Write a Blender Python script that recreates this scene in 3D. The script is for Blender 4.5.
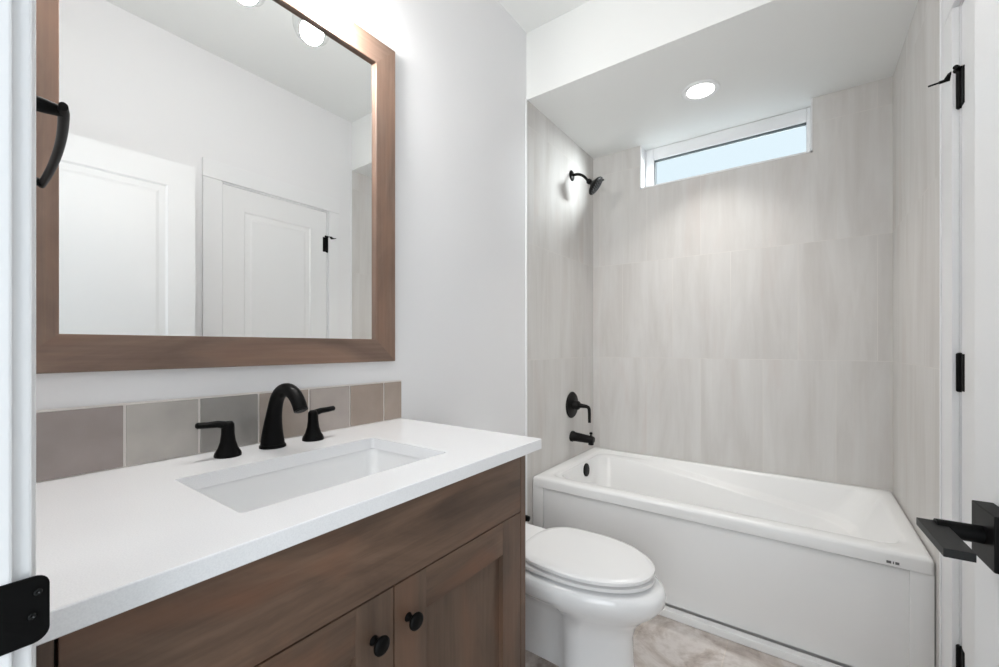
import bpy, bmesh, math, random
from mathutils import Vector, Matrix
from math import sin, cos, pi, radians
random.seed(4)
S = bpy.context.scene
for o in list(bpy.data.objects):
    bpy.data.objects.remove(o, do_unlink=True)
COL = S.collection

# ------------------------------------------------------------------ camera, world, sun, area light, exposure
CAM = (1.1651, 0.0, 1.1602)
cam = bpy.data.cameras.new('camera'); cam_o = bpy.data.objects.new('camera', cam); COL.objects.link(cam_o)
cam_o.location = CAM
cam_o.rotation_euler = (radians(90), 0, radians(35.762))
cam.sensor_width = 36.0; cam.sensor_fit = 'HORIZONTAL'
cam.lens = 421.37 * 36.0 / 999.0
cam.shift_y = (346.56 - 333.5) / 999.0
cam.clip_start = 0.01
S.camera = cam_o

S.view_settings.view_transform = 'Standard'
S.view_settings.look = 'None'
S.view_settings.gamma = 1.0
S.view_settings.use_curve_mapping = False
S.view_settings.exposure = 0.56

w = bpy.data.worlds.new('world'); S.world = w; w.use_nodes = True
bg = w.node_tree.nodes['Background']
bg.inputs['Color'].default_value = (0.79, 0.92, 1.0, 1); bg.inputs['Strength'].default_value = 0.69

sun = bpy.data.lights.new('sun', 'SUN'); sun.energy = 20.0; sun.angle = radians(40); sun.color = (0.93, 0.98, 1.0)
sun_o = bpy.data.objects.new('sun', sun); COL.objects.link(sun_o)
sun_o.rotation_euler = Vector((-0.80, -0.40, -0.20)).to_track_quat('-Z', 'Y').to_euler()

hall = bpy.data.lights.new('hall_fill', 'AREA'); hall.shape = 'RECTANGLE'; hall.size = 1.3; hall.size_y = 2.2  # added fill lamp behind the camera, standing in for light from the unseen hall
hall.energy = 23; hall.color = (0.94, 0.97, 1.0)
hall_o = bpy.data.objects.new('hall_fill', hall); COL.objects.link(hall_o)
hall_o.location = (1.62, -1.5, 1.35); hall_o.rotation_euler = (radians(90), 0, radians(12))

S.cycles.max_bounces = 14; S.cycles.diffuse_bounces = 8; S.cycles.glossy_bounces = 6; S.cycles.transparent_max_bounces = 12
S.cycles.caustics_reflective = False; S.cycles.caustics_refractive = False
S.cycles.use_denoising = True
S.cycles.sample_clamp_indirect = 6.0

# ------------------------------------------------------------------ materials
def mat(name, color, rough=0.5, metal=0.0, spec=0.5, coat=0.0, emit=None, estr=0.0):
    m = bpy.data.materials.new(name); m.use_nodes = True
    b = m.node_tree.nodes['Principled BSDF']
    b.inputs['Base Color'].default_value = (*color, 1)
    b.inputs['Roughness'].default_value = rough
    b.inputs['Metallic'].default_value = metal
    b.inputs['Specular IOR Level'].default_value = spec
    b.inputs['Coat Weight'].default_value = coat
    b.inputs['Coat Roughness'].default_value = 0.08
    if emit:
        b.inputs['Emission Color'].default_value = (*emit, 1); b.inputs['Emission Strength'].default_value = estr
    return m

def N(m, t, **k):
    n = m.node_tree.nodes.new(t)
    for a, v in k.items():
        if a.startswith('i_'):
            n.inputs[a[2:].replace('_', ' ')].default_value = v
        else:
            setattr(n, a, v)
    return n
def L(m, a, b): m.node_tree.links.new(a, b)
def ramp(m, stops):
    r = N(m, 'ShaderNodeValToRGB'); e = r.color_ramp.elements
    while len(e) < len(stops): e.new(0.5)
    for i, (p, c) in enumerate(stops):
        e[i].position = p; e[i].color = (*c, 1)
    return r
def mixc(m, fac, a, b, blend='MIX'):
    n = N(m, 'ShaderNodeMix', data_type='RGBA', blend_type=blend)
    for sock, v in ((n.inputs[0], fac), (n.inputs[6], a), (n.inputs[7], b)):
        if hasattr(v, 'links') or hasattr(v, 'is_linked'): L(m, v, sock)
        elif isinstance(v, (int, float)): sock.default_value = v
        else: sock.default_value = (*v, 1)
    return n.outputs[2]

def paint(name, color, rough):
    m = mat(name, color, rough, spec=0.35)
    p = m.node_tree.nodes['Principled BSDF']
    t = N(m, 'ShaderNodeTexCoord'); n = N(m, 'ShaderNodeTexNoise', i_Scale=260.0, i_Detail=3.0)
    L(m, t.outputs['Object'], n.inputs['Vector'])
    b = N(m, 'ShaderNodeBump', i_Strength=0.035, i_Distance=0.002)
    L(m, n.outputs['Fac'], b.inputs['Height']); L(m, b.outputs['Normal'], p.inputs['Normal'])
    return m
M_WALL = paint('wall_paint', (0.80, 0.80, 0.81), 0.62)
M_CEIL = paint('ceiling_paint', (0.80, 0.81, 0.80), 0.7)
M_TRIM = paint('trim_paint', (0.80, 0.805, 0.815), 0.35)
M_DOOR = paint('door_paint', (0.80, 0.805, 0.81), 0.38)

def tile_mat(name, ax):
    m = mat(name, (0.6, 0.58, 0.55), 0.5, spec=0.3)
    p = m.node_tree.nodes['Principled BSDF']
    g = N(m, 'ShaderNodeNewGeometry'); s = N(m, 'ShaderNodeSeparateXYZ'); L(m, g.outputs['Position'], s.inputs[0])
    c = N(m, 'ShaderNodeCombineXYZ')
    au = N(m, 'ShaderNodeMath', operation='ADD'); L(m, s.outputs[ax], au.inputs[0]); au.inputs[1].default_value = -0.988 + 0.312 * 20
    av = N(m, 'ShaderNodeMath', operation='ADD'); L(m, s.outputs[2], av.inputs[0]); av.inputs[1].default_value = -1.09 + 0.61 * 4
    L(m, au.outputs[0], c.inputs[0]); L(m, av.outputs[0], c.inputs[1])
    br = N(m, 'ShaderNodeTexBrick', offset=0.5, squash=1.0)
    br.inputs['Scale'].default_value = 1.0; br.inputs['Mortar Size'].default_value = 0.0016; br.inputs['Mortar Smooth'].default_value = 0.2
    br.inputs['Brick Width'].default_value = 0.312; br.inputs['Row Height'].default_value = 0.61; br.inputs['Bias'].default_value = 0.0
    br.inputs['Color1'].default_value = (0.98, 0.98, 0.98, 1); br.inputs['Color2'].default_value = (1.015, 1.015, 1.015, 1)
    br.inputs['Mortar'].default_value = (1.065, 1.055, 1.04, 1)
    L(m, c.outputs[0], br.inputs['Vector'])
    # per-tile shift of the veining
    sh = N(m, 'ShaderNodeVectorMath', operation='MULTIPLY_ADD')
    L(m, br.outputs['Color'], sh.inputs[0]); sh.inputs[1].default_value = (9, 7, 40); L(m, g.outputs['Position'], sh.inputs[2])
    def streak(scale, sx, sz, det, rough, dist=0.0):
        mp = N(m, 'ShaderNodeMapping'); mp.inputs['Scale'].default_value = (sx, sx, sz)
        mp.inputs['Rotation'].default_value = (0.04, 0.05, 0)
        L(m, sh.outputs[0], mp.inputs['Vector'])
        n = N(m, 'ShaderNodeTexNoise', i_Scale=scale, i_Detail=det, i_Roughness=rough, i_Distortion=dist)
        L(m, mp.outputs[0], n.inputs['Vector']); return n.outputs['Fac']
    f1 = streak(1.0, 9, 1.3, 5, 0.6, 0.5)
    r1 = ramp(m, [(0.30, (0.550, 0.530, 0.508)), (0.5, (0.605, 0.590, 0.572)), (0.72, (0.650, 0.640, 0.624))]); L(m, f1, r1.inputs[0])
    f2 = streak(1.0, 70, 2.2, 4, 0.6)
    r2 = ramp(m, [(0.35, (0.988, 0.987, 0.985)), (0.65, (1.012, 1.012, 1.012))]); L(m, f2, r2.inputs[0])
    c1 = mixc(m, 1.0, r1.outputs[0], r2.outputs[0], 'MULTIPLY')
    f3 = streak(1.0, 5.5, 1.1, 4, 0.6, 0.6)
    r3 = ramp(m, [(0.57, (0, 0, 0)), (0.72, (1, 1, 1))]); L(m, f3, r3.inputs[0])
    k = N(m, 'ShaderNodeMath', operation='MULTIPLY'); L(m, r3.outputs[0], k.inputs[0]); k.inputs[1].default_value = 0.55
    c2 = mixc(m, k.outputs[0], c1, (0.575, 0.522, 0.495))
    c3 = mixc(m, 1.0, c2, br.outputs['Color'], 'MULTIPLY')
    L(m, c3, p.inputs['Base Color'])
    return m
M_TILE_X = tile_mat('wall_tile_back', 0)
M_TILE_Y = tile_mat('wall_tile_side', 1)

def floor_mat():
    m = mat('floor_tile', (0.6, 0.55, 0.52), 0.28, spec=0.5)
    p = m.node_tree.nodes['Principled BSDF']
    g = N(m, 'ShaderNodeNewGeometry')
    mp = N(m, 'ShaderNodeMapping'); L(m, g.outputs['Position'], mp.inputs['Vector']); mp.inputs['Rotation'].default_value = (0, 0, radians(90))
    mp.inputs['Location'].default_value = (0.30, 0.905, 0)
    br = N(m, 'ShaderNodeTexBrick', offset=0.5)
    br.inputs['Scale'].default_value = 1.0; br.inputs['Mortar Size'].default_value = 0.0016
    br.inputs['Brick Width'].default_value = 0.61; br.inputs['Row Height'].default_value = 0.305
    br.inputs['Color1'].default_value = (0.95, 0.95, 0.95, 1); br.inputs['Color2'].default_value = (1.03, 1.03, 1.03, 1)
    br.inputs['Mortar'].default_value = (1.12, 1.1, 1.06, 1); L(m, mp.outputs[0], br.inputs['Vector'])
    n1 = N(m, 'ShaderNodeTexNoise', i_Scale=3.4, i_Detail=8.0, i_Roughness=0.66, i_Distortion=1.2); L(m, g.outputs['Position'], n1.inputs['Vector'])
    r1 = ramp(m, [(0.34, (0.27, 0.22, 0.19)), (0.46, (0.50, 0.44, 0.40)), (0.56, (0.66, 0.615, 0.585)), (0.75, (0.58, 0.53, 0.50))]); L(m, n1.outputs['Fac'], r1.inputs[0])
    n2 = N(m, 'ShaderNodeTexNoise', i_Scale=26.0, i_Detail=4.0, i_Roughness=0.6); L(m, g.outputs['Position'], n2.inputs['Vector'])
    r2 = ramp(m, [(0.3, (0.82, 0.80, 0.78)), (0.55, (1.0, 1.0, 1.0))]); L(m, n2.outputs['Fac'], r2.inputs[0])
    c = mixc(m, 1.0, r1.outputs[0], r2.outputs[0], 'MULTIPLY')
    c = mixc(m, 1.0, c, br.outputs['Color'], 'MULTIPLY')
    L(m, c, p.inputs['Base Color']); return m
M_FLOOR = floor_mat()

def wood(name, axis, dark, mid, light, rough=0.42, seed=0.0, red=(0.195, 0.088, 0.048)):
    m = mat(name, mid, rough, spec=0.4)
    p = m.node_tree.nodes['Principled BSDF']
    t = N(m, 'ShaderNodeTexCoord')
    def nz(sc_long, sc_cross, det, rg, dist):
        mp = N(m, 'ShaderNodeMapping'); s = [sc_cross] * 3; s[axis] = sc_long
        mp.inputs['Scale'].default_value = s; mp.inputs['Location'].default_value = (seed, seed * 1.7, seed * 0.6)
        L(m, t.outputs['Object'], mp.inputs['Vector'])
        n = N(m, 'ShaderNodeTexNoise', i_Scale=1.0, i_Detail=det, i_Roughness=rg, i_Distortion=dist)
        L(m, mp.outputs[0], n.inputs['Vector']); return n.outputs['Fac']
    r1 = ramp(m, [(0.3, dark), (0.5, mid), (0.72, light)]); L(m, nz(2.4, 9, 5, 0.6, 1.2), r1.inputs[0])
    r2 = ramp(m, [(0.3, (0.84, 0.83, 0.82)), (0.7, (1.1, 1.1, 1.1))]); L(m, nz(3.5, 110, 3, 0.6, 0.2), r2.inputs[0])
    c = mixc(m, 1.0, r1.outputs[0], r2.outputs[0], 'MULTIPLY')
    r3 = ramp(m, [(0.47, (0, 0, 0)), (0.70, (0.85, 0.85, 0.85))]); L(m, nz(2.2, 7, 3, 0.55, 0.6), r3.inputs[0])
    c = mixc(m, r3.outputs[0], c, red)
    L(m, c, p.inputs['Base Color']); return m
WD, WM, WL = (0.070, 0.044, 0.031), (0.120, 0.074, 0.050), (0.178, 0.110, 0.073)
M_WOOD_H = wood('stained_wood_along', 1, WD, WM, WL, seed=2.0)
M_WOOD_V = wood('stained_wood_upright', 2, (0.080, 0.052, 0.037), (0.112, 0.072, 0.050), (0.150, 0.096, 0.067), seed=5.0, red=(0.150, 0.080, 0.050))
MD, MM, ML_ = (0.150, 0.098, 0.073), (0.205, 0.137, 0.104), (0.265, 0.182, 0.14)
M_FRAME_H = wood('mirror_wood_along', 1, MD, MM, ML_, seed=8.0, red=(0.24, 0.14, 0.095))
M_FRAME_V = wood('mirror_wood_upright', 2, MD, MM, ML_, seed=11.0, red=(0.24, 0.14, 0.095))
M_GAP = mat('cabinet_shadow_gap', (0.012, 0.008, 0.006), 0.8)

def quartz():
    m = mat('white_quartz', (0.84, 0.845, 0.86), 0.16, spec=0.5)
    p = m.node_tree.nodes['Principled BSDF']
    g = N(m, 'ShaderNodeTexCoord'); n = N(m, 'ShaderNodeTexNoise', i_Scale=500.0, i_Detail=2.0); L(m, g.outputs['Object'], n.inputs['Vector'])
    r = ramp(m, [(0.35, (0.80, 0.805, 0.82)), (0.6, (0.845, 0.85, 0.862))]); L(m, n.outputs['Fac'], r.inputs[0]); L(m, r.outputs[0], p.inputs['Base Color'])
    return m
M_QUARTZ = quartz()
M_CERAMIC = mat('white_ceramic', (0.82, 0.825, 0.83), 0.09, spec=0.5, coat=0.3)
M_ACRYLIC = mat('white_acrylic', (0.80, 0.80, 0.795), 0.27, spec=0.5)
M_SEAT = mat('white_plastic', (0.83, 0.83, 0.83), 0.2, spec=0.5)
M_BLACK = mat('matte_black_metal', (0.003, 0.0029, 0.0029), 0.42, spec=0.10)
M_BRONZE = mat('oil_rubbed_black', (0.005, 0.0043, 0.004), 0.40, spec=0.16)
M_SATIN = mat('satin_black_lever', (0.010, 0.010, 0.0097), 0.45, spec=0.22)
M_STEEL = mat('screw_steel', (0.45, 0.45, 0.45), 0.25, metal=1.0)
M_SCREW = mat('black_screw', (0.03, 0.03, 0.03), 0.18, metal=1.0)
M_MIRROR = mat('mirror_silver', (0.945, 0.955, 0.95), 0.0, metal=1.0)
M_GROUT = mat('pale_grout', (0.74, 0.70, 0.67), 0.8)
M_VINYL = mat('white_vinyl', (0.82, 0.83, 0.84), 0.35)
M_GASKET = mat('dark_gasket', (0.10, 0.12, 0.125), 0.6)
M_NOZZLE = mat('grey_rubber', (0.16, 0.17, 0.18), 0.5)
M_BULB = mat('bulb_glow', (1, 1, 1), 0.4, emit=(1.0, 0.93, 0.85), estr=6.0)
M_LENS = mat('downlight_lens', (1, 1, 1), 0.4, emit=(1.0, 0.97, 0.92), estr=5.0)
M_LABEL = mat('grey_print', (0.12, 0.12, 0.12), 0.6)

def thin_glass(name, tint, refl):
    m = bpy.data.materials.new(name); m.use_nodes = True; nt = m.node_tree; nt.nodes.clear()
    o = N(m, 'ShaderNodeOutputMaterial'); mx = N(m, 'ShaderNodeMixShader'); tr = N(m, 'ShaderNodeBsdfTransparent'); gl = N(m, 'ShaderNodeBsdfGlossy')
    tr.inputs[0].default_value = (*tint, 1); gl.inputs['Roughness'].default_value = 0.02
    fr = N(m, 'ShaderNodeLayerWeight', i_Blend=0.5); pw = N(m, 'ShaderNodeMath', operation='POWER'); pw.inputs[1].default_value = 4.0
    ml = N(m, 'ShaderNodeMath', operation='MULTIPLY'); ml.inputs[1].default_value = refl
    L(m, fr.outputs['Facing'], pw.inputs[0]); L(m, pw.outputs[0], ml.inputs[0]); L(m, ml.outputs[0], mx.inputs[0])
    L(m, tr.outputs[0], mx.inputs[1]); L(m, gl.outputs[0], mx.inputs[2]); L(m, mx.outputs[0], o.inputs[0]); return m
M_GLASS = thin_glass('clear_glass', (0.96, 0.965, 0.965), 0.45)
M_PANE = thin_glass('window_glass', (0.98, 0.99, 0.99), 0.06)

# ------------------------------------------------------------------ geometry helpers
ORG = {}
class MB:
    def __init__(s): s.bm = bmesh.new(); s.mi = 0
    def _new(s, n0):
        for f in list(s.bm.faces)[n0:]: f.material_index = s.mi
    def box(s, x0, x1, y0, y1, z0, z1, bev=0.0, seg=2):
        t = bmesh.new(); bmesh.ops.create_cube(t, size=1.0)
        for v in t.verts:
            v.co = Vector((x0 + (v.co.x + .5) * (x1 - x0), y0 + (v.co.y + .5) * (y1 - y0), z0 + (v.co.z + .5) * (z1 - z0)))
        if bev > 0:
            bmesh.ops.bevel(t, geom=list(t.edges), offset=bev, segments=seg, profile=0.6, affect='EDGES', clamp_overlap=True)
        return s.add(t)
    def add(s, t, mtx=None):
        if mtx is not None: bmesh.ops.transform(t, matrix=mtx, verts=t.verts)
        for f in t.faces: f.material_index = s.mi
        me = bpy.data.meshes.new('tmp'); t.to_mesh(me); t.free(); s.bm.from_mesh(me); bpy.data.meshes.remove(me); return s
    def loops(s, rings, cap0=True, cap1=True, closed=True):
        t = bmesh.new(); R = [[t.verts.new(p) for p in r] for r in rings]; n = len(R[0])
        for a, b in zip(R, R[1:]):
            for i in range(n if closed else n - 1):
                j = (i + 1) % n
                t.faces.new((a[i], a[j], b[j], b[i]))
        if cap0: t.faces.new(list(reversed(R[0])))
        if cap1: t.faces.new(R[-1])
        bmesh.ops.recalc_face_normals(t, faces=t.faces)
        return s.add(t)
    def lathe(s, prof, c, axis=(0, 0, 1), n=32):
        a = Vector(axis).normalized(); u = a.orthogonal().normalized(); v = a.cross(u); c = Vector(c)
        rings = [[c + a * h + (u * cos(2 * pi * i / n) + v * sin(2 * pi * i / n)) * max(r, 1e-4) for i in range(n)] for r, h in prof]
        return s.loops(rings)
    def tube(s, pts, rad, n=14, flat=None, up=None, capround=False):
        P = [Vector(p) for p in pts]; k = len(P)
        if not hasattr(rad, '__len__'): rad = [rad] * k
        rings = []; prev = None
        for i in range(k):
            d = (P[min(i + 1, k - 1)] - P[max(i - 1, 0)]).normalized()
            if up is not None: u = Vector(up) - d * d.dot(Vector(up))
            elif prev is None: u = d.orthogonal()
            else: u = prev - d * d.dot(prev)
            u.normalize(); prev = u; v = d.cross(u)
            ru = rad[i]; rv = rad[i] * (flat[i] if hasattr(flat, '__len__') else (flat or 1.0))
            rings.append([P[i] + u * ru * cos(2 * pi * j / n) + v * rv * sin(2 * pi * j / n) for j in range(n)])
        return s.loops(rings)
    def build(s, name, m, parent=None, smooth=False, ang=35, local=False, sub=0):
        me = bpy.data.meshes.new(name); o = bpy.data.objects.new(name, me); COL.objects.link(o)
        bmesh.ops.remove_doubles(s.bm, verts=s.bm.verts, dist=1e-6)
        org = Vector((0, 0, 0))
        if parent is not None:
            o.parent = parent; org = ORG.get(parent.name, Vector((0, 0, 0)))
        ORG[o.name] = org
        if not local: bmesh.ops.translate(s.bm, verts=s.bm.verts, vec=-org)
        s.bm.to_mesh(me); s.bm.free()
        for x in (m if isinstance(m, (list, tuple)) else [m]): me.materials.append(x)
        if smooth:
            for p in me.polygons: p.use_smooth = True
            md = None
            try:
                me.set_sharp_from_angle(angle=radians(ang))
            except Exception: pass
        if sub:
            md = o.modifiers.new('subdivision', 'SUBSURF'); md.levels = sub; md.render_levels = sub
        return o

def empty(name, loc, label=None, cat=None, group=None, rz=0.0, kind=None):
    o = bpy.data.objects.new(name, None); COL.objects.link(o); o.location = loc; o.rotation_euler = (0, 0, rz)
    o.empty_display_size = 0.1
    ORG[o.name] = Vector(loc); tag(o, label, cat, group, kind); return o
def tag(o, label=None, cat=None, group=None, kind=None):
    if label: o['label'] = label
    if cat: o['category'] = cat
    if group: o['group'] = group
    if kind: o['kind'] = kind
    return o
def struct(name, mb, m, label, cat, **k):
    return tag(mb.build(name, m, **k), label, cat, None, 'structure')
def bez(p0, p1, p2, p3, n):
    p0, p1, p2, p3 = map(Vector, (p0, p1, p2, p3)); out = []
    for i in range(n + 1):
        t = i / n; out.append(p0 * (1 - t) ** 3 + p1 * 3 * t * (1 - t) ** 2 + p2 * 3 * t * t * (1 - t) + p3 * t ** 3)
    return out

# ------------------------------------------------------------------ measures
W, YH, YB, HH, HC = 1.512, 1.857, 2.707, 2.4405, 2.787
NW0, NW1 = -0.08, 0.0425                      # entry wall
WX0, WX1, WZ = 0.322, 1.205, 2.1635          # window opening
JX0, JX1 = 0.667, 1.432                      # entry door opening
DY0, DY1, DZ = 1.016, 1.660, 2.085           # closet door opening

# ------------------------------------------------------------------ setting
struct('floor', MB().box(-0.12, 1.75, -0.5, 2.95, -0.06, 0), M_FLOOR, 'veined beige stone tile floor', 'floor')
struct('ceiling', MB().box(-0.12, 1.75, NW0, YH, HC, HC + 0.1), M_CEIL, 'white painted main ceiling', 'ceiling')
struct('ceiling_alcove', MB().box(-0.12, 1.75, YH, 2.95, HH, HC + 0.1, 0.003), M_CEIL, 'dropped ceiling over the bathtub with white header face', 'ceiling')
struct('wall_left', MB().box(-0.12, 0, NW0, YB + 0.24, -0.02, HC + 0.05), M_WALL, 'white wall carrying the mirror and vanity', 'wall')
struct('wall_left_tile', MB().box(0, 0.004, YH, YB, 0.0, HH), M_TILE_Y, 'tiled end wall with the shower fittings', 'wall')
r = MB()
r.box(W, W + 0.15, NW0, DY0, 0, HC + 0.05).box(W, W + 0.15, DY1, YB + 0.24, 0, HC + 0.05).box(W, W + 0.15, DY0, DY1, DZ, HC + 0.05)
struct('wall_right', r, M_WALL, 'white wall holding the closet door', 'wall')
struct('wall_right_tile', MB().box(W - 0.0015, W, YH, YB, 0.0, HH), M_TILE_Y, 'tiled wall at the reclining end of the bathtub', 'wall')
b = MB()
b.box(-0.12, WX0, YB, YB + 0.15, 0, HH + 0.3).box(WX1, W + 0.15, YB, YB + 0.15, 0, HH + 0.3).box(WX0, WX1, YB, YB + 0.15, 0, WZ)
struct('wall_back', b, M_TILE_X, 'long tiled wall behind the bathtub under the window', 'wall')
n = MB()
n.box(-0.12, JX0 - 0.018, NW0, NW1, 0, HC + 0.05).box(JX1 + 0.018, W + 0.15, NW0, NW1, 0, HC + 0.05).box(JX0 - 0.018, JX1 + 0.018, NW0, NW1, 2.10, HC + 0.05)
struct('wall_entry', n, M_WALL, 'white wall around the entry doorway', 'wall')
# jamb and casing of the entry
t = MB()
t.box(JX0 - 0.018, JX0, NW0 - 0.01, NW1 + 0.002, 0, 2.10, 0.002).box(JX1, JX1 + 0.018, NW0 - 0.01, NW1 + 0.002, 0, 2.10, 0.002).box(JX0, JX1, NW0 - 0.01, NW1 + 0.002, 2.082, 2.10)
t.box(JX0, JX0 + 0.010, -0.06, -0.012, 0, 2.082, 0.002).box(JX1 - 0.010, JX1, -0.06, -0.012, 0, 2.082, 0.002)
struct('trim_1', t, M_TRIM, 'white jamb of the entry doorway', 'door jamb')
t = MB()
t.box(JX0 - 0.095, JX0 - 0.005, NW1, NW1 + 0.013, 0, 2.087, 0.002).box(JX0 - 0.090, JX0 - 0.020, NW1, NW1 + 0.0172, 0, 2.087, 0.004)
t.box(JX1 + 0.005, W - 0.001, NW1, NW1 + 0.017, 0, 2.087, 0.002).box(JX0 - 0.105, W - 0.001, NW1, NW1 + 0.022, 2.087, 2.19, 0.003)
struct('trim_2', t, M_TRIM, 'white casing around the entry doorway', 'door casing')
# casing of the closet door
t = MB()
t.box(W - 0.015, W, DY1 + 0.006, DY1 + 0.084, 0, 2.090, 0.002).box(W - 0.015, W, DY0 - 0.100, DY0 - 0.006, 0, 2.090, 0.002)
t.box(W - 0.016, W, DY0 - 0.101, DY1 + 0.086, 2.0915, 2.19, 0.003)
struct('trim_3', t, M_TRIM, 'white casing around the closet door', 'door casing')
t = MB()
t.box(W - 0.001, W + 0.11, DY1 - 0.001, DY1 + 0.002, 0, DZ).box(W - 0.001, W + 0.11, DY0 - 0.002, DY0 + 0.001, 0, DZ).box(W - 0.001, W + 0.11, DY0, DY1, DZ - 0.001, DZ + 0.002)
struct('trim_4', t, M_TRIM, 'white jamb of the closet door', 'door jamb')
# metal-look edge strips where the tile ends
struct('trim_5', MB().box(0, 0.0065, YH - 0.011, YH, 0, HH, 0.002), M_VINYL, 'pale strip edging the shower wall tile', 'tile edge')
struct('trim_6', MB().box(W - 0.004, W, YH - 0.011, YH, 0, HH, 0.002), M_VINYL, 'pale strip edging the tile beside the closet casing', 'tile edge')
struct('baseboard_left', MB().box(0, 0.013, 1.0, YH - 0.012, 0, 0.13, 0.003), M_TRIM, 'white baseboard behind the toilet', 'baseboard')
struct('baseboard_right', MB().box(W - 0.013, W, NW1 + 0.02, DY0 - 0.101, 0, 0.13, 0.003), M_TRIM, 'white baseboard behind the open entry door', 'baseboard')

# window in the back wall
win = empty('window_1', ((WX0 + WX1) / 2, YB + 0.10, WZ), 'wide short transom window high over the bathtub', 'window', kind='structure')
l = MB(); d = 0.008
l.box(WX0, WX0 + d, YB - 0.004, YB + 0.15, WZ, HH - 0.001).box(WX1 - d, WX1, YB - 0.004, YB + 0.15, WZ, HH - 0.001).box(WX0, WX1, YB - 0.004, YB + 0.15, WZ, WZ + d)
l.build('window_reveal', M_TRIM, win)
f = MB(); y0, y1 = YB + 0.085, YB + 0.145
f.box(WX0 + d, 0.384, y0, y1, WZ + d, HH - 0.001, 0.004).box(1.180, WX1 - d, y0, y1, WZ + d, HH - 0.001, 0.004)
f.box(0.384, 1.180, y0, y1, 2.366, HH - 0.001, 0.004).box(0.384, 1.180, y0, y1, WZ + d, 2.196, 0.004)
f.build('window_frame', M_VINYL, win, smooth=True)
g = MB(); g.box(0.384, 1.180, y0 + 0.012, y0 + 0.03, 2.359, 2.366).box(0.384, 0.3875, y0 + 0.02, y0 + 0.03, 2.196, 2.36)
g.build('gasket', M_GASKET, win)
MB().box(0.384, 1.180, y0 + 0.022, y0 + 0.028, 2.196, 2.36).build('pane', M_PANE, win)

# ------------------------------------------------------------------ doors
def panelled_leaf(mb, w, h, t, stile, top, panels):
    """a moulded slab from u=0..w, z=0..h, thickness 0..t (along local x), with sunk panels on both faces"""
    mb.box(0.006, t - 0.006, 0.004, w - 0.004, 0.004, h - 0.004)
    ed = 0
    mb.box(0, t, 0, stile, 0, h, ed).box(0, t, w - stile, w, 0, h, ed)
    zs = [0] + [z for p in panels for z in p] + [h]
    for a, c in zip(zs[0::2], zs[1::2]): mb.box(0, t, stile, w - stile, a, c, ed)
    for a, c in panels:
        for side in (0, 1):
            rings = []
            for off, dep in ((0.0, 0.0005), (0.010, 0.007), (0.030, 0.007), (0.046, 0.0022)):
                x = dep if side == 0 else t - dep
                rings.append([(x, stile + off, a + off), (x, w - stile - off, a + off), (x, w - stile - off, c - off), (x, stile + off, c - off)])
            mb.loops(rings, cap0=False, cap1=True)
    return mb
# closet door, closed in the right wall
d1 = empty('door_1', (W + 0.002, DY0 + 0.003, 0.012), 'white closed closet door with black hinges beside the shower', 'door', kind='structure')
mb = panelled_leaf(MB(), DY1 - DY0 - 0.006, DZ - 0.016, 0.035, 0.112, 0.12, [(0.22, 0.98), (1.10, 1.94)])
mb.build('door_leaf', M_DOOR, d1, local=True)
def hinge(parent, c, name='hinge', h=0.10):
    """butt hinge with its barrel on +-z at c (world), plates folded to both sides in y"""
    m = MB(); x, y, z = c
    m.lathe([(0.0001, -h / 2 - 0.004), (0.005, -h / 2 - 0.003), (0.0075, -h / 2), (0.0075, h / 2), (0.005, h / 2 + 0.003), (0.0001, h / 2 + 0.004)], c, n=16)
    m.box(x + 0.000, x + 0.005, y - 0.030, y + 0.001, z - h / 2, z + h / 2, 0.001)
    return m.build(name, M_BLACK, parent, smooth=True)
hy = DY1 + 0.001
for hz in (0.295, 1.09, 1.86):
    h_ = hinge(d1, (W - 0.001, hy, hz))
st = MB(); c = Vector((W - 0.001, hy, 1.914))
st.lathe([(0.0001, -0.004), (0.011, -0.004), (0.011, 0.004), (0.0001, 0.004)], c, n=18)
p1 = c + Vector((-0.012, 0.018, 0.001)); p2 = c + Vector((-0.018, 0.028, -0.008))
st.tube([c, p1], [0.008, 0.0075], n=10)
st.tube([p1, p2], [0.0085, 0.0085], n=12)
st.tube([p2 + Vector((0.012, 0, 0.001)), p2 + Vector((-0.016, 0.002, -0.001))], 0.0042, n=10)
st.tube([p2, p2 + Vector((-0.038, 0.004, -0.003))], 0.0026, n=8)
st.tube([c, c + Vector((-0.012, -0.020, 0.000))], [0.0065, 0.006], n=10)
st.build('hinge_stop', M_BLACK, h_, smooth=True)

# entry door, open against the right wall
LEAF_W, LEAF_T = 0.772, 0.035
ang = radians(3.4)
d2 = empty('door_2', (JX1 - 0.034, 0.062, 0.012), 'white entry door standing open with square black lever set', 'door', kind='structure', rz=ang)
panelled_leaf(MB(), LEAF_W, 2.055, LEAF_T, 0.112, 0.12, [(0.22, 0.98), (1.10, 1.935)]).build('door_leaf', M_DOOR, d2, local=True)
LZ = 0.936 - 0.012; LY = LEAF_W - 0.088
def lever_set(sign, name):
    m = MB(); x0, x1 = (-0.019, 0.0) if sign < 0 else (LEAF_T, LEAF_T + 0.019)
    m.box(x0, x1, LY - 0.032, LY + 0.032, LZ - 0.032, LZ + 0.032, 0.0012)
    o = m.build('rosette' , M_BLACK, d2, local=True)
    k = MB(); xa = x0 if sign < 0 else x1; xb = xa + sign * 0.040
    k.tube([(xa - sign * 0.002, LY, LZ), (xb, LY, LZ)], 0.0105, n=20)
    k.build('spindle', M_BLACK, o, smooth=True, local=True)
    k = MB(); xs = sorted((xb - sign * 0.010, xb + sign * 0.015))
    k.box(xs[0], xs[1], LY - 0.088, LY + 0.011, LZ - 0.004, LZ + 0.0055, 0.0008)
    k.build('lever', M_SATIN, o, local=True)
lever_set(-1, 'lever'); lever_set(1, 'lever')
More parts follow.
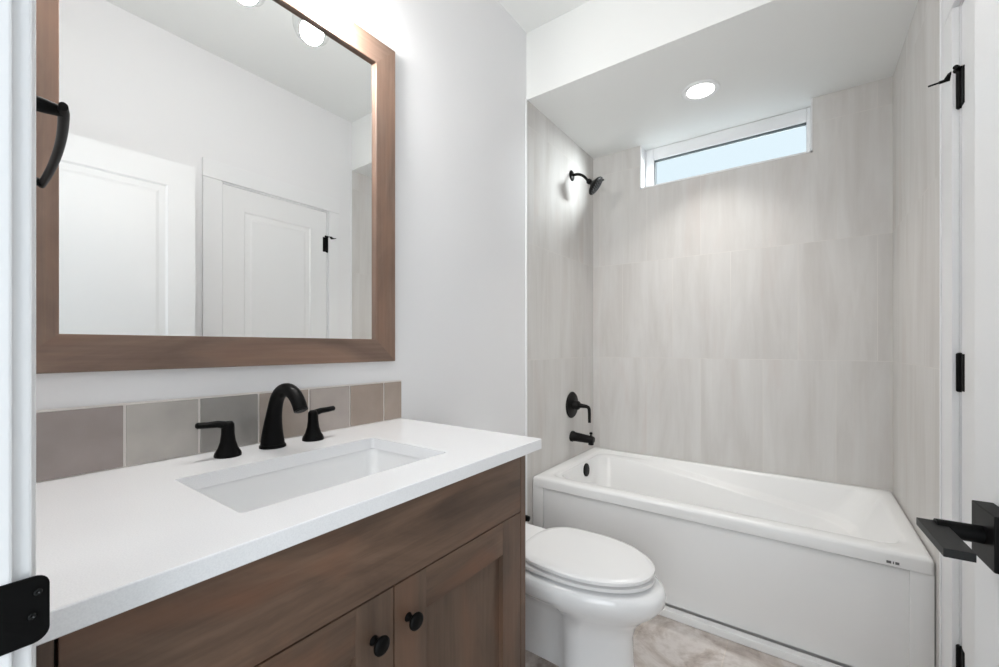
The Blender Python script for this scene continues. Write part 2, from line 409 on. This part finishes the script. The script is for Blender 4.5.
m = MB(); m.box(0.004, LEAF_T - 0.004, LEAF_W - 0.001, LEAF_W + 0.0015, LZ - 0.028, LZ + 0.028, 0.0005); m.build('latch_plate', M_BLACK, d2, local=True)
for hz in (0.26, 1.05, 1.85):
    m = MB(); m.lathe([(0.0001, -0.053), (0.0075, -0.05), (0.0075, 0.05), (0.0001, 0.053)], (LEAF_T + 0.006, -0.006, hz), n=14)
    m.build('hinge', M_BLACK, d2, smooth=True, local=True)

# strike plate on the jamb
sp = MB()
zc, hz_ = 0.9505, 0.0265
def rrect(u0, u1, v0, v1, rr, n=6):
    P = []
    for (cx, cy, a0) in ((u1 - rr, v1 - rr, 0), (u0 + rr, v1 - rr, 90), (u0 + rr, v0 + rr, 180), (u1 - rr, v0 + rr, 270)):
        for i in range(n + 1):
            a = radians(a0 + 90 * i / n); P.append((cx + rr * cos(a), cy + rr * sin(a)))
    return P
pts = rrect(-0.012, 0.0645, zc - hz_, zc + hz_, 0.009)
def curl(y): return 0.0 if y < 0.044 else (y - 0.044) ** 2 * 5.5
rings = [[(JX0 + 0.0004 - curl(y), y, z) for y, z in pts], [(JX0 + 0.0022 - curl(y), y, z) for y, z in pts]]
sp.loops(rings)
spo = sp.build('strike_plate', M_BLACK)
tag(spo, 'black strike plate with curved lip screwed to the white entry jamb', 'strike plate')
for (y, z) in ((0.0545, zc + 0.0135), (0.0465, zc + 0.004), (0.052, zc - 0.006)):
    if y > 0.05 and z < zc: continue
for (y, z) in ((0.0575, zc + 0.0135), (0.0545, zc - 0.0045)):
    q = MB(); q.lathe([(0.0001, 0.0), (0.0030, 0.0), (0.0024, 0.0010), (0.0012, 0.0012), (0.0001, 0.0004)], (JX0 + 0.002, y, z), (1, 0, 0), 14); q.build('screw', M_SCREW, spo, smooth=True)

# ------------------------------------------------------------------ vanity
CF = 0.545
CZ = 0.8755
van = empty('vanity_cabinet', (0.27, 0.52, 0), 'brown stained wood vanity cabinet with two panelled doors under white counter', 'vanity')
m = MB(); m.box(0.005, CF - 0.022, 0.047, 0.063, 0.10, CZ).box(0.005, CF - 0.022, 0.967, 0.985, 0.10, CZ, 0.001).box(0.005, 0.015, 0.063, 0.967, 0.10, CZ).box(0.005, CF - 0.022, 0.063, 0.967, 0.10, 0.118).box(0.005, CF - 0.09, 0.05, 0.98, 0.0, 0.10)
m.build('cabinet_box', M_WOOD_V, van)
m = MB(); m.box(CF - 0.022, CF - 0.0015, 0.046, 0.0835, 0.10, CZ, 0.001); m.build('filler_strip', M_WOOD_V, van)
m = MB(); m.box(CF - 0.022, CF - 0.0015, 0.9625, 0.986, 0.10, CZ, 0.001); m.build('face_stile', M_WOOD_V, van)
m = MB(); m.box(CF - 0.0215, CF - 0.019, 0.0835, 0.9625, 0.105, CZ - 0.001); m.build('shadow_gap', M_GAP, van)
m = MB(); m.box(CF - 0.018, CF, 0.0865, 0.9580, 0.7145, CZ - 0.004, 0.0012); m.build('false_front', M_WOOD_H, van)
def cab_door(y0, y1, ky):
    z0, z1, s = 0.115, 0.7115, 0.082
    m = MB(); m.box(CF - 0.018, CF, y0, y0 + s, z0, z1, 0.0012).box(CF - 0.018, CF, y1 - s, y1, z0, z1, 0.0012)
    dr = m.build('door', M_WOOD_V, van)
    for za, zb in ((z1 - s, z1), (z0, z0 + s)):
        m = MB(); m.box(CF - 0.018, CF - 0.0002, y0 + s, y1 - s, za, zb, 0.0006); m.build('rail', M_WOOD_H, dr)
    m = MB(); m.box(CF - 0.0175, CF - 0.0125, y0 + s - 0.003, y1 - s + 0.003, z0 + s - 0.003, z1 - s + 0.003); m.build('panel', M_WOOD_V, dr)
    k = MB(); k.lathe([(0.0001, -0.001), (0.0088, -0.001), (0.0085, 0.002), (0.0058, 0.006), (0.0056, 0.012), (0.0075, 0.0165), (0.0145, 0.0185), (0.0165, 0.0215), (0.0160, 0.0255), (0.0115, 0.0285), (0.0001, 0.0295)], (CF, ky, 0.637), (1, 0, 0), 28)
    k.build('knob', M_BLACK, dr, smooth=True, ang=50)
cab_door(0.0865, 0.5225, 0.4775)
cab_door(0.5255, 0.9580, 0.5585)

# counter with sink cut-out
CT, CB, CX = 0.906, 0.877, 0.579
SX0, SX1, SY0, SY1 = 0.190, 0.472, 0.290, 0.748
m = MB()
out = [(0.0005, 0.0445), (CX, 0.0445), (CX, 1.0125), (0.0005, 1.0125)]
inn = rrect(SX0, SX1, SY0, SY1, 0.008, 6)
def slab_with_hole(mb, out, inn, z0, z1, e=0.0015):
    t = bmesh.new()
    def ring(pts, z): return [t.verts.new((x, y, z)) for x, y in pts]
    cx = sum(p[0] for p in out) / 4; cy = sum(p[1] for p in out) / 4
    def ins(p, d): return (p[0] - d * (1 if p[0] > cx else -1), p[1] - d * (1 if p[1] > cy else -1))
    ot = ring([ins(p, e) for p in out], z1); o1 = ring(out, z1 - e); o0 = ring(out, z0 + e); ob = ring([ins(p, e) for p in out], z0)
    it = ring(inn, z1); ib = ring(inn, z0)
    for a, c in ((ot, o1), (o1, o0), (o0, ob), (it, ib)):
        for i in range(len(a)): t.faces.new((a[i], a[(i + 1) % len(a)], c[(i + 1) % len(a)], c[i]))
    for O, I in ((ot, it), (ob, ib)):
        es = [t.edges.get((O[i], O[(i + 1) % 4])) for i in range(4)] + [t.edges.get((I[i], I[(i + 1) % len(I)])) for i in range(len(I))]
        bmesh.ops.triangle_fill(t, use_beauty=True, edges=es)
    bmesh.ops.recalc_face_normals(t, faces=t.faces)
    mb.add(t)
slab_with_hole(m, out, inn, CB, CT)
ct = m.build('countertop', M_QUARTZ); tag(ct, 'white quartz countertop with rectangular sink cut-out on the brown vanity', 'countertop')
# sink
sk = empty('sink', ((SX0 + SX1) / 2, (SY0 + SY1) / 2, CB - 0.13), 'white rectangular undermount sink set into the white countertop', 'sink')
m = MB()
def rr3(d, z, rr): return [(x, y, z) for x, y in rrect(SX0 + d, SX1 - d, SY0 + d, SY1 - d, rr, 6)]
m.loops([rr3(-0.03, CB - 0.012, 0.03), rr3(-0.03, CB - 0.001, 0.03), rr3(-0.004, CB - 0.001, 0.022), rr3(-0.002, CB - 0.006, 0.024), rr3(-0.002, CB - 0.02, 0.026), rr3(0.004, CB - 0.085, 0.032), rr3(0.012, CB - 0.112, 0.038), rr3(0.045, CB - 0.125, 0.045), rr3(0.10, CB - 0.13, 0.02)], cap0=False)
m.loops([rr3(-0.03, CB - 0.012, 0.03), rr3(-0.012, CB - 0.02, 0.03), rr3(0.0, CB - 0.09, 0.035), rr3(0.03, CB - 0.14, 0.045), rr3(0.10, CB - 0.145, 0.02)], cap0=False)
m.build('basin', M_CERAMIC, sk, smooth=True, ang=50)
m = MB(); m.lathe([(0.0001, 0), (0.022, 0), (0.021, 0.003), (0.016, 0.004), (0.015, 0.002), (0.0001, 0.0025)], ((SX0 + SX1) / 2, 0.522, CB - 0.1302), n=28); m.build('drain', M_BLACK, sk, smooth=True)
# backsplash tiles
m = MB(); m.mi = 0; m.box(0.0005, 0.006, 0.0445, 1.0125, CT + 0.0003, 1.041)
edges = [0.0445, 0.131, 0.2585, 0.3935, 0.5275, 0.666, 0.8015, 0.934, 1.0125]
edges[1] = 0.1225
cols = [(0.315, 0.265, 0.245), (0.305, 0.262, 0.246), (0.43, 0.405, 0.375), (0.30, 0.285, 0.268), (0.36, 0.305, 0.265), (0.41, 0.362, 0.332), (0.335, 0.27, 0.228), (0.36, 0.295, 0.252)]
def zellige(i, c):
    k = mat('glazed_tile_%d' % i, c, 0.16, spec=0.5); p = k.node_tree.nodes['Principled BSDF']
    t = N(k, 'ShaderNodeTexCoord'); n = N(k, 'ShaderNodeTexNoise', i_Scale=14.0, i_Detail=3.0); L(k, t.outputs['Object'], n.inputs['Vector'])
    r = ramp(k, [(0.3, tuple(x * 0.9 for x in c)), (0.7, tuple(x * 1.08 for x in c))]); L(k, n.outputs['Fac'], r.inputs[0]); L(k, r.outputs[0], p.inputs['Base Color'])
    return k
mats = [M_GROUT]
for i, (a, c) in enumerate(zip(edges, edges[1:])):
    m.mi = i + 1; mats.append(zellige(i, cols[i])); g = 0.0024
    m.box(0.003, 0.0085, a + g, c - g, CT + 0.0022, 1.0365, 0.0012)
bs = m.build('backsplash', mats); tag(bs, 'row of glossy taupe and grey tiles along the back of the white counter', 'backsplash')

# faucet
fa = empty('faucet', (0.078, 0.531, CT), 'matte black widespread faucet with two lever handles behind the sink', 'faucet')
FX, FY = 0.074, 0.531
path = bez((FX, FY, CT + 0.0), (FX - 0.004, FY, CT + 0.05), (FX + 0.006, FY, CT + 0.085), (FX + 0.016, FY, CT + 0.112), 8)[:-1] + bez((FX + 0.016, FY, CT + 0.112), (FX + 0.034, FY, CT + 0.158), (FX + 0.104, FY, CT + 0.168), (FX + 0.134, FY, CT + 0.104), 14)
npth = len(path)
rad = [0.0285, 0.0270, 0.0245, 0.0222, 0.0203, 0.0188, 0.0177, 0.0170] + [0.0166 - 0.0008 * i / 14 for i in range(npth - 8)]
m = MB(); m.tube(path, rad, n=24, up=(0, 1, 0), flat=1.0)
m.lathe([(0.0001, 0), (0.031, 0), (0.031, 0.004), (0.0285, 0.008), (0.0001, 0.008)], (FX, FY, CT + 0.0002), n=32)
m.build('spout', M_BLACK, fa, smooth=True, ang=50)
e = path[-1]; dd = (path[-1] - path[-2]).normalized()
m = MB(); m.lathe([(0.0001, -0.004), (0.012, -0.004), (0.012, 0.002), (0.0001, 0.002)], e, dd, 20); m.build('aerator', M_BLACK, fa, smooth=True)
for hy_, s in ((0.426, -1), (0.636, 1)):
    m = MB(); hx = 0.080
    m.lathe([(0.0001, 0), (0.0275, 0), (0.0278, 0.004), (0.026, 0.010), (0.0205, 0.019), (0.0158, 0.034), (0.0136, 0.052), (0.0132, 0.066), (0.0128, 0.074), (0.009, 0.080), (0.0001, 0.0815)], (hx, hy_, CT + 0.0002), n=28)
    h = m.build('handle', M_BLACK, fa, smooth=True, ang=50)
    m = MB(); z = CT + 0.0705
    m.tube([(hx, hy_ - s * 0.006, z - 0.002), (hx, hy_ + s * 0.008, z + 0.003), (hx, hy_ + s * 0.022, z + 0.0062), (hx, hy_ + s * 0.042, z + 0.0068), (hx, hy_ + s * 0.061, z + 0.0085), (hx, hy_ + s * 0.0635, z + 0.0088)], [0.0075, 0.0088, 0.0080, 0.0072, 0.0070, 0.005], n=16, up=(0, 0, 1), flat=[1.2, 1.2, 1.2, 1.25, 1.3, 1.3])
    m.build('lever', M_BLACK, h, smooth=True, ang=50)

# ------------------------------------------------------------------ mirror
MX, MY0, MY1, MZ0, MZ1, MF = 0.0205, 0.079, 0.973, 1.110, 2.181, 0.0815
mi = empty('framed_mirror', (0, (MY0 + MY1) / 2, MZ0), 'large rectangular mirror in a brown wood frame above the counter', 'mirror')
def rail(name, quad, m_):
    """mitred rail: quad of (y,z) outer0, outer1, inner1, inner0"""
    m = MB(); q = [Vector((0, y, z)) for y, z in quad]; e = 0.002
    X = Vector((1, 0, 0)); cen = sum(q, Vector()) / 4
    back = [p + X * 0.0005 for p in q]; fr0 = [p + X * (MX - e) for p in q]
    fr1 = [p + X * MX for p in q]
    # soften the long edges only
    o01 = (q[3] - q[0]).normalized() * e; o12 = (q[2] - q[1]).normalized() * e
    fr1 = [q[0] + o01 + X * MX, q[1] + o12 + X * MX, q[2] - o12 + X * MX, q[3] - o01 + X * MX]
    m.loops([back, fr0, fr1]); return m.build(name, m_, mi)
I = (MY0 + MF, MY1 - MF, MZ0 + 0.0745, MZ1 - MF)
rail('bottom_rail', [(MY0, MZ0), (MY1, MZ0), (I[1], I[2]), (I[0], I[2])], M_FRAME_H)
rail('top_rail', [(MY0, MZ1), (MY1, MZ1), (I[1], I[3]), (I[0], I[3])], M_FRAME_H)
rail('side_rail', [(MY0, MZ0), (MY0, MZ1), (I[0], I[3]), (I[0], I[2])], M_FRAME_V)
rail('side_rail', [(MY1, MZ0), (MY1, MZ1), (I[1], I[3]), (I[1], I[2])], M_FRAME_V)
MB().box(0.001, 0.008, I[0] - 0.004, I[1] + 0.004, I[2] - 0.004, I[3] + 0.004).build('mirror_glass', M_MIRROR, mi)

# vanity light over the mirror
vl = empty('vanity_light', (0, 0.525, 2.33), 'three-light vanity fixture with clear glass shades above the mirror', 'wall light')
m = MB(); m.box(0.0005, 0.022, 0.24, 0.81, 2.335, 2.395, 0.003); m.build('backplate', M_BLACK, vl)
LXP = 0.080
for ly in (0.333, 0.525, 0.717):
    m = MB(); m.tube([(0.02, ly, 2.365), (0.07, ly, 2.365), (LXP, ly, 2.352), (LXP, ly, 2.315)], 0.008, n=12)
    m.lathe([(0.0001, 0.0), (0.028, 0.0), (0.030, 0.006), (0.030, 0.035), (0.02, 0.042), (0.0001, 0.042)], (LXP, ly, 2.285), n=24)
    arm = m.build('lamp_arm', M_BLACK, vl, smooth=True, ang=45)
    m = MB(); prof = [(0.031, 2.292), (0.045, 2.282), (0.0535, 2.262), (0.0555, 2.235), (0.0555, 2.162), (0.053, 2.136), (0.045, 2.118), (0.028, 2.110), (0.010, 2.1085), (0.0003, 2.1083)]
    rg = [[(LXP + r_ * cos(2 * pi * i / 32), ly + r_ * sin(2 * pi * i / 32), z) for i in range(32)] for r_, z in prof]
    m.loops(rg, cap0=False); sh = m.build('glass_shade', M_GLASS, vl, smooth=True, ang=80)
    m = MB(); m.lathe([(0.0001, -0.055), (0.012, -0.053), (0.018, -0.046), (0.022, -0.034), (0.023, -0.020), (0.021, 0.0), (0.016, 0.02), (0.013, 0.035), (0.013, 0.062), (0.0001, 0.063)], (LXP, ly, 2.24), n=24)
    m.build('bulb', M_BULB, sh, smooth=True, ang=80)
    lp = bpy.data.lights.new('vanity_lamp', 'POINT'); lp.energy = 6.6; lp.color = (1.0, 0.978, 0.955); lp.shadow_soft_size = 0.035
    lo = bpy.data.objects.new('vanity_lamp', lp); COL.objects.link(lo); lo.parent = vl; lo.location = (LXP, ly - 0.525, 2.13 - 2.33)

# towel bar on the entry wall
TZ = 1.41
tb = empty('towel_bar', (0.45, NW1, TZ), 'short curved black towel bar in front of the mirror frame', 'towel bar')
bar = bez((0.541, 0.0905, TZ), (0.45, 0.1055, TZ), (0.33, 0.1135, TZ), (0.212, 0.1145, TZ), 18)
m = MB(); m.tube(bar, [0.0045] + [0.0056] * 18, n=16, up=(0, 0, 1), flat=0.85); m.build('bar', M_BLACK, tb, smooth=True, ang=60)
for px in (0.526, 0.225):
    m = MB(); by = 0.091 if px > 0.4 else 0.112
    m.tube([(px, NW1 + 0.001, TZ), (px, NW1 + 0.006, TZ), (px, NW1 + 0.0065, TZ), (px, by - 0.012, TZ), (px, by + 0.002, TZ)], [0.021, 0.021, 0.0095, 0.0072, 0.0055], n=20)
    m.build('post', M_BLACK, tb, smooth=True, ang=45)

# ------------------------------------------------------------------ toilet
TY = 1.412
to = empty('toilet', (0.40, TY, 0), 'white elongated toilet with closed lid between vanity and bathtub', 'toilet')
def egg(x0, x1, hw, n=44, pw=0.82, backsq=0.55, xc=None):
    """closed outline, round nose at x1 and a squarer back at x0"""
    xc = x0 + (x1 - x0) * 0.46 if xc is None else xc; P = []
    for i in range(n):
        a = 2 * pi * i / n; ca, sa = cos(a), sin(a)
        if ca >= 0: x = xc + (x1 - xc) * ca; y = hw * (abs(sa) ** 0.98) * (1 if sa >= 0 else -1)
        else: x = xc - (xc - x0) * (abs(ca) ** backsq); y = hw * (abs(sa) ** 0.86) * (1 if sa >= 0 else -1)
        P.append((x, TY + y))
    return P
def ell(z, x0, x1, hw, waist=0.0, **k):
    P = []
    for x, y in egg(x0, x1, hw, **k):
        t = max(0.0, min(1.0, (0.525 - x) / 0.085)); t = t * t * (3 - 2 * t)
        P.append((x, TY + (y - TY) * (1 - waist * 0.66 * t), z))
    return P
m = MB()
m.loops([ell(0.0, 0.14, 0.712, 0.130, 1, backsq=0.3), ell(0.012, 0.135, 0.716, 0.133, 1, backsq=0.3), ell(0.03, 0.14, 0.709, 0.127, 1, backsq=0.3), ell(0.10, 0.13, 0.701, 0.122, 1, backsq=0.3), ell(0.18, 0.12, 0.699, 0.123, 1, backsq=0.35),
         ell(0.222, 0.11, 0.712, 0.130, 0.85, backsq=0.4), ell(0.255, 0.10, 0.740, 0.150, 0.5), ell(0.288, 0.09, 0.780, 0.172, 0.15), ell(0.318, 0.085, 0.803, 0.186), ell(0.345, 0.085, 0.806, 0.189), ell(0.364, 0.09, 0.798, 0.184), ell(0.3695, 0.10, 0.782, 0.173), ell(0.3715, 0.13, 0.745, 0.148)])
m.build('bowl', M_CERAMIC, to, smooth=True, ang=60)
m = MB(); m.loops([ell(0.3825, 0.262, 0.762, 0.166), ell(0.384, 0.258, 0.770, 0.172), ell(0.3945, 0.258, 0.770, 0.172), ell(0.3962, 0.262, 0.765, 0.167)])
m.build('seat', M_SEAT, to, smooth=True, ang=50)
m = MB(); m.loops([ell(0.4050, 0.308, 0.763, 0.168), ell(0.4065, 0.304, 0.769, 0.173), ell(0.4165, 0.304, 0.769, 0.173), ell(0.4205, 0.309, 0.763, 0.168), ell(0.4225, 0.33, 0.745, 0.155), ell(0.4228, 0.40, 0.66, 0.09)])
m.build('lid', M_SEAT, to, smooth=True, ang=50)
m = MB(); m.box(0.205, 0.318, TY - 0.098, TY + 0.098, 0.382, 0.416, 0.006, 3); m.build('seat_hinge', M_SEAT, to, smooth=True)
m = MB(); m.box(0.014, 0.162, TY - 0.172, TY + 0.172, 0.375, 0.715, 0.022, 4); m.build('tank', M_CERAMIC, to, smooth=True)
m = MB(); m.box(0.011, 0.168, TY - 0.178, TY + 0.178, 0.7155, 0.748, 0.010, 3); m.build('tank_lid', M_CERAMIC, to, smooth=True)
m = MB(); m.tube([(0.160, TY - 0.125, 0.66), (0.174, TY - 0.125, 0.66)], 0.013, n=16).tube([(0.175, TY - 0.13, 0.66), (0.179, TY - 0.06, 0.655)], [0.007, 0.005], n=10); m.build('flush_lever', M_BLACK, to, smooth=True)
# shut-off valve between toilet and tub
sv = empty('shutoff_valve', (0, 1.755, 0.318), 'small black water shutoff valve on the wall beside the toilet', 'valve')
m = MB(); m.lathe([(0.0001, 0.0005), (0.024, 0.0005), (0.02, 0.006), (0.009, 0.008), (0.009, 0.06), (0.0001, 0.06)], (0, 1.755, 0.318), (1, 0, 0), 20); m.build('escutcheon', M_BLACK, sv, smooth=True)
m = MB(); m.lathe([(0.0001, 0.055), (0.013, 0.056), (0.015, 0.062), (0.013, 0.078), (0.0001, 0.08)], (0, 1.755, 0.318), (1, 0, 0), 20); m.build('valve_knob', M_BLACK, sv, smooth=True)
m = MB(); m.tube(bez((0.048, 1.755, 0.325), (0.048, 1.755, 0.40), (0.06, 1.58, 0.30), (0.06, 1.575, 0.373), 12), 0.005, n=8); m.build('supply_hose', M_BLACK, sv, smooth=True)

# ------------------------------------------------------------------ bathtub
TX0, TX1, TY0, TY1, TZ1 = 0.006, W - 0.004, 1.905, YB - 0.002, 0.4775
tubo = empty('bathtub', ((TX0 + TX1) / 2, (TY0 + TY1) / 2, 0), 'white alcove bathtub with panelled apron beneath the window', 'bathtub')
NS = 24
def rect_loop(x0, x1, y0, y1, rr, zf, nside=14, nc=7, rl=None):
    """counter-clockwise loop with fixed topology; rr corner radius, zf(x,y) height"""
    P = []
    rl = rr if rl is None else rl
    cs = [(x1, y0, rr, -90), (x1, y1, rr, 0), (x0, y1, rl, 90), (x0, y0, rl, 180)]
    C = []
    for (cx, cy, r_, a0) in cs:
        ox = cx - r_ if cx == x1 else cx + r_; oy = cy - r_ if cy == y1 else cy + r_
        C.append([(ox + r_ * cos(radians(a0 + 90 * i / nc)), oy + r_ * sin(radians(a0 + 90 * i / nc))) for i in range(nc + 1)])
    for k in range(4):
        P += C[k]; a = C[k][-1]; b = C[(k + 1) % 4][0]
        for i in range(1, nside): P.append((a[0] + (b[0] - a[0]) * i / nside, a[1] + (b[1] - a[1]) * i / nside))
    return [(x, y, zf(x, y)) for x, y in P]
def flat(z): return lambda x, y: z
def sst(a, b, v):
    t = max(0, min(1, (v - a) / (b - a))); return t * t * (3 - 2 * t)
def ledge(x, y):                       # height of the moulded ledge: falls from the tap end to the backrest
    return 0.470 - 0.150 * max(0, min(1, (x - 0.30) / 1.05))
RX0, RX1, RY0, RY1 = 0.078, 1.452, 1.985, 2.662
m = MB()
def led(off): return lambda x, y: min(0.462, ledge(x, y) + off)
m.loops([
    rect_loop(TX0 + 0.03, TX1 - 0.03, TY0 + 0.035, TY1 - 0.01, 0.010, flat(TZ1 - 0.050)),
    rect_loop(TX0, TX1, TY0, TY1, 0.010, flat(TZ1 - 0.050)),
    rect_loop(TX0, TX1, TY0, TY1, 0.012, flat(TZ1 - 0.014)),
    rect_loop(TX0 + 0.004, TX1 - 0.004, TY0 + 0.004, TY1 - 0.002, 0.012, flat(TZ1 - 0.004)),
    rect_loop(TX0 + 0.014, TX1 - 0.012, TY0 + 0.016, TY1 - 0.006, 0.012, flat(TZ1)),
    rect_loop(RX0 - 0.012, RX1 + 0.012, RY0 - 0.014, RY1 + 0.012, 0.075, flat(TZ1), rl=0.05),
    rect_loop(RX0 - 0.003, RX1 + 0.003, RY0 - 0.004, RY1 + 0.003, 0.085, flat(TZ1 - 0.004), rl=0.06),
    rect_loop(RX0 + 0.003, RX1 - 0.006, RY0 + 0.003, RY1 - 0.003, 0.095, flat(TZ1 - 0.014), rl=0.07),
    rect_loop(RX0 + 0.010, RX1 - 0.075, RY0 + 0.018, RY1 - 0.022, 0.12, led(0.012), rl=0.08),
    rect_loop(RX0 + 0.013, RX1 - 0.092, RY0 + 0.023, RY1 - 0.029, 0.12, led(0.004), rl=0.08),
    rect_loop(RX0 + 0.016, RX1 - 0.112, RY0 + 0.030, RY1 - 0.082, 0.12, led(-0.004), rl=0.08),
    rect_loop(RX0 + 0.019, RX1 - 0.126, RY0 + 0.034, RY1 - 0.090, 0.12, led(-0.014), rl=0.08),
    rect_loop(RX0 + 0.040, RX1 - 0.270, RY0 + 0.060, RY1 - 0.112, 0.12, flat(0.145), rl=0.09),
    rect_loop(RX0 + 0.065, RX1 - 0.330, RY0 + 0.085, RY1 - 0.140, 0.11, flat(0.110), rl=0.09),
    rect_loop(RX0 + 0.110, RX1 - 0.400, RY0 + 0.130, RY1 - 0.190, 0.08, flat(0.102), rl=0.08)], cap0=False)
m.build('tub_shell', M_ACRYLIC, tubo, smooth=True, ang=60)
m = MB()      # apron: a frame around a sunk panel
ya = TY0 + 0.004
m.box(TX0, TX1, ya + 0.038, ya + 0.05, 0.0, TZ1 - 0.049).box(0.068, TX1 - 0.057, ya + 0.010, ya + 0.036, 0.040, TZ1 - 0.057, 0.002).box(TX0, 0.066, ya + 0.001, ya + 0.03, 0.0, TZ1 - 0.0505, 0.003).box(TX1 - 0.058, TX1, ya + 0.001, ya + 0.03, 0.0, TZ1 - 0.0505, 0.003)
m.build('apron', M_ACRYLIC, tubo, smooth=True)
MB().box(TX0, TX1, ya - 0.030, ya + 0.006, 0.0005, 0.032, 0.004).build('base_strip', M_ACRYLIC, tubo)
m = MB(); yb_ = TY0 - 0.0003
for i, (a, c) in enumerate(((1.392, 1.404), (1.408, 1.411), (1.414, 1.424))): m.box(a, c, yb_ - 0.0006, yb_ + 0.002, 0.436, 0.4445)
m.build('maker_mark', M_LABEL, tubo)
m = MB(); m.lathe([(0.0001, -0.03), (0.038, -0.03), (0.040, 0.006), (0.038, 0.016), (0.012, 0.020), (0.0001, 0.020)], (0.090, 2.375, 0.414), (1, 0, 0.09), 32); m.build('overflow_plate', M_BLACK, tubo, smooth=True)
m = MB(); m.lathe([(0.0001, 0), (0.034, 0), (0.032, 0.005), (0.018, 0.010), (0.0001, 0.011)], (0.28, 2.36, 0.1035), n=28); m.build('drain', M_BLACK, tubo, smooth=True)

# shower fittings on the left tile (wall face x = 0.006)
FYW, XW = 2.375, 0.004
va = empty('shower_valve', (XW, FYW, 0.80), 'round black shower valve plate with lever handle above the tub spout', 'shower valve')
m = MB(); m.lathe([(0.0001, 0.0003), (0.080, 0.0003), (0.081, 0.004), (0.077, 0.009), (0.045, 0.013), (0.030, 0.018), (0.027, 0.045), (0.024, 0.050), (0.0001, 0.052)], (XW, FYW, 0.80), (1, 0, 0), 48); m.build('escutcheon', M_BRONZE, va, smooth=True)
m = MB(); m.tube([(XW + 0.04, FYW, 0.80), (XW + 0.062, FYW, 0.80), (XW + 0.098, FYW, 0.798), (XW + 0.111, FYW, 0.793), (XW + 0.116, FYW, 0.782), (XW + 0.118, FYW, 0.755), (XW + 0.118, FYW, 0.702)], [0.018, 0.014, 0.011, 0.0105, 0.010, 0.0095, 0.009], n=16); m.build('handle', M_BRONZE, va, smooth=True)
tsn = empty('tub_spout', (XW, FYW, 0.605), 'black tub spout with diverter knob just over the tub rim', 'tub spout')
m = MB(); m.lathe([(0.0001, 0.0003), (0.033, 0.0003), (0.033, 0.012), (0.0285, 0.018), (0.027, 0.05), (0.0245, 0.10), (0.022, 0.138), (0.018, 0.146), (0.0001, 0.148)], (XW, FYW, 0.607), (1, 0, -0.05), 28)
m.tube([(XW + 0.128, FYW, 0.603), (XW + 0.128, FYW, 0.570)], [0.0185, 0.016], n=20); m.build('spout_body', M_BRONZE, tsn, smooth=True, ang=50)
m = MB(); m.lathe([(0.0001, 0), (0.005, 0), (0.005, 0.015), (0.0095, 0.017), (0.0095, 0.024), (0.006, 0.028), (0.0001, 0.028)], (XW + 0.128, FYW, 0.618), n=16); m.build('diverter_knob', M_BRONZE, tsn, smooth=True)
shw = empty('wall_shower', (XW, FYW, 2.216), 'black shower head on curved arm high on the tiled end wall', 'shower head')
m = MB(); m.lathe([(0.0001, 0.0003), (0.032, 0.0003), (0.0325, 0.003), (0.028, 0.007), (0.012, 0.012), (0.0001, 0.012)], (XW, FYW, 2.216), (1, 0, 0), 28); m.build('escutcheon', M_BRONZE, shw, smooth=True)
m = MB(); m.tube(bez((XW, FYW, 2.216), (0.055, FYW, 2.223), (0.085, FYW, 2.205), (0.115, FYW, 2.155), 14), 0.0085, n=14); m.build('shower_arm', M_BRONZE, shw, smooth=True)
ax = Vector((0.74, 0.20, -0.62)).normalized()
c0 = Vector((0.110, FYW, 2.163))
m = MB(); m.lathe([(0.0001, 0.0), (0.012, 0.0), (0.016, 0.006), (0.0165, 0.018), (0.012, 0.024), (0.018, 0.032), (0.034, 0.042), (0.050, 0.050), (0.058, 0.058), (0.0585, 0.066), (0.054, 0.070), (0.0001, 0.070)], c0, ax, 36)
hd = m.build('spray_head', M_BRONZE, shw, smooth=True, ang=50)
m = MB(); u = ax.orthogonal().normalized(); v = ax.cross(u)
for rr_, k in ((0.016, 8), (0.031, 14), (0.046, 20)):
    for i in range(k):
        a = 2 * pi * i / k; m.lathe([(0.0026, 0.0), (0.0018, 0.0035), (0.0001, 0.0036)], c0 + ax * 0.0695 + (u * cos(a) + v * sin(a)) * rr_, ax, 6)
m.build('spray_nozzles', M_NOZZLE, hd)
# spray-mode paddle sticking out at the rim
m = MB(); m.tube([c0 + ax * 0.06 + u * 0.05, c0 + ax * 0.066 + u * 0.072], [0.006, 0.005], n=10); m.build('spray_lever', M_BRONZE, hd, smooth=True)

# recessed light over the tub
DL = (0.750, 2.293)
dl = empty('recessed_light', (DL[0], DL[1], HH), 'round recessed ceiling light glowing over the bathtub', 'ceiling light')
m = MB(); rg = []
for r_, z in ((0.062, -0.0003), (0.086, -0.0003), (0.087, -0.003), (0.083, -0.0065), (0.068, -0.007), (0.062, -0.0045)): rg.append([(DL[0] + r_ * cos(2 * pi * i / 48), DL[1] + r_ * sin(2 * pi * i / 48), HH + z) for i in range(48)])
m.loops(rg + [rg[0]], cap0=False, cap1=False); m.build('trim_ring', M_VINYL, dl, smooth=True)
m = MB(); m.lathe([(0.0001, 0), (0.0625, 0), (0.0625, 0.003), (0.0001, 0.003)], (DL[0], DL[1], HH - 0.0055), n=48); m.build('lens', M_LENS, dl)
lp = bpy.data.lights.new('recessed_lamp', 'AREA'); lp.shape = 'DISK'; lp.size = 0.12; lp.spread = radians(100); lp.energy = 2.6; lp.color = (1.0, 0.98, 0.95)
lo = bpy.data.objects.new('recessed_lamp', lp); COL.objects.link(lo); lo.parent = dl; lo.location = (0, 0, -0.012)
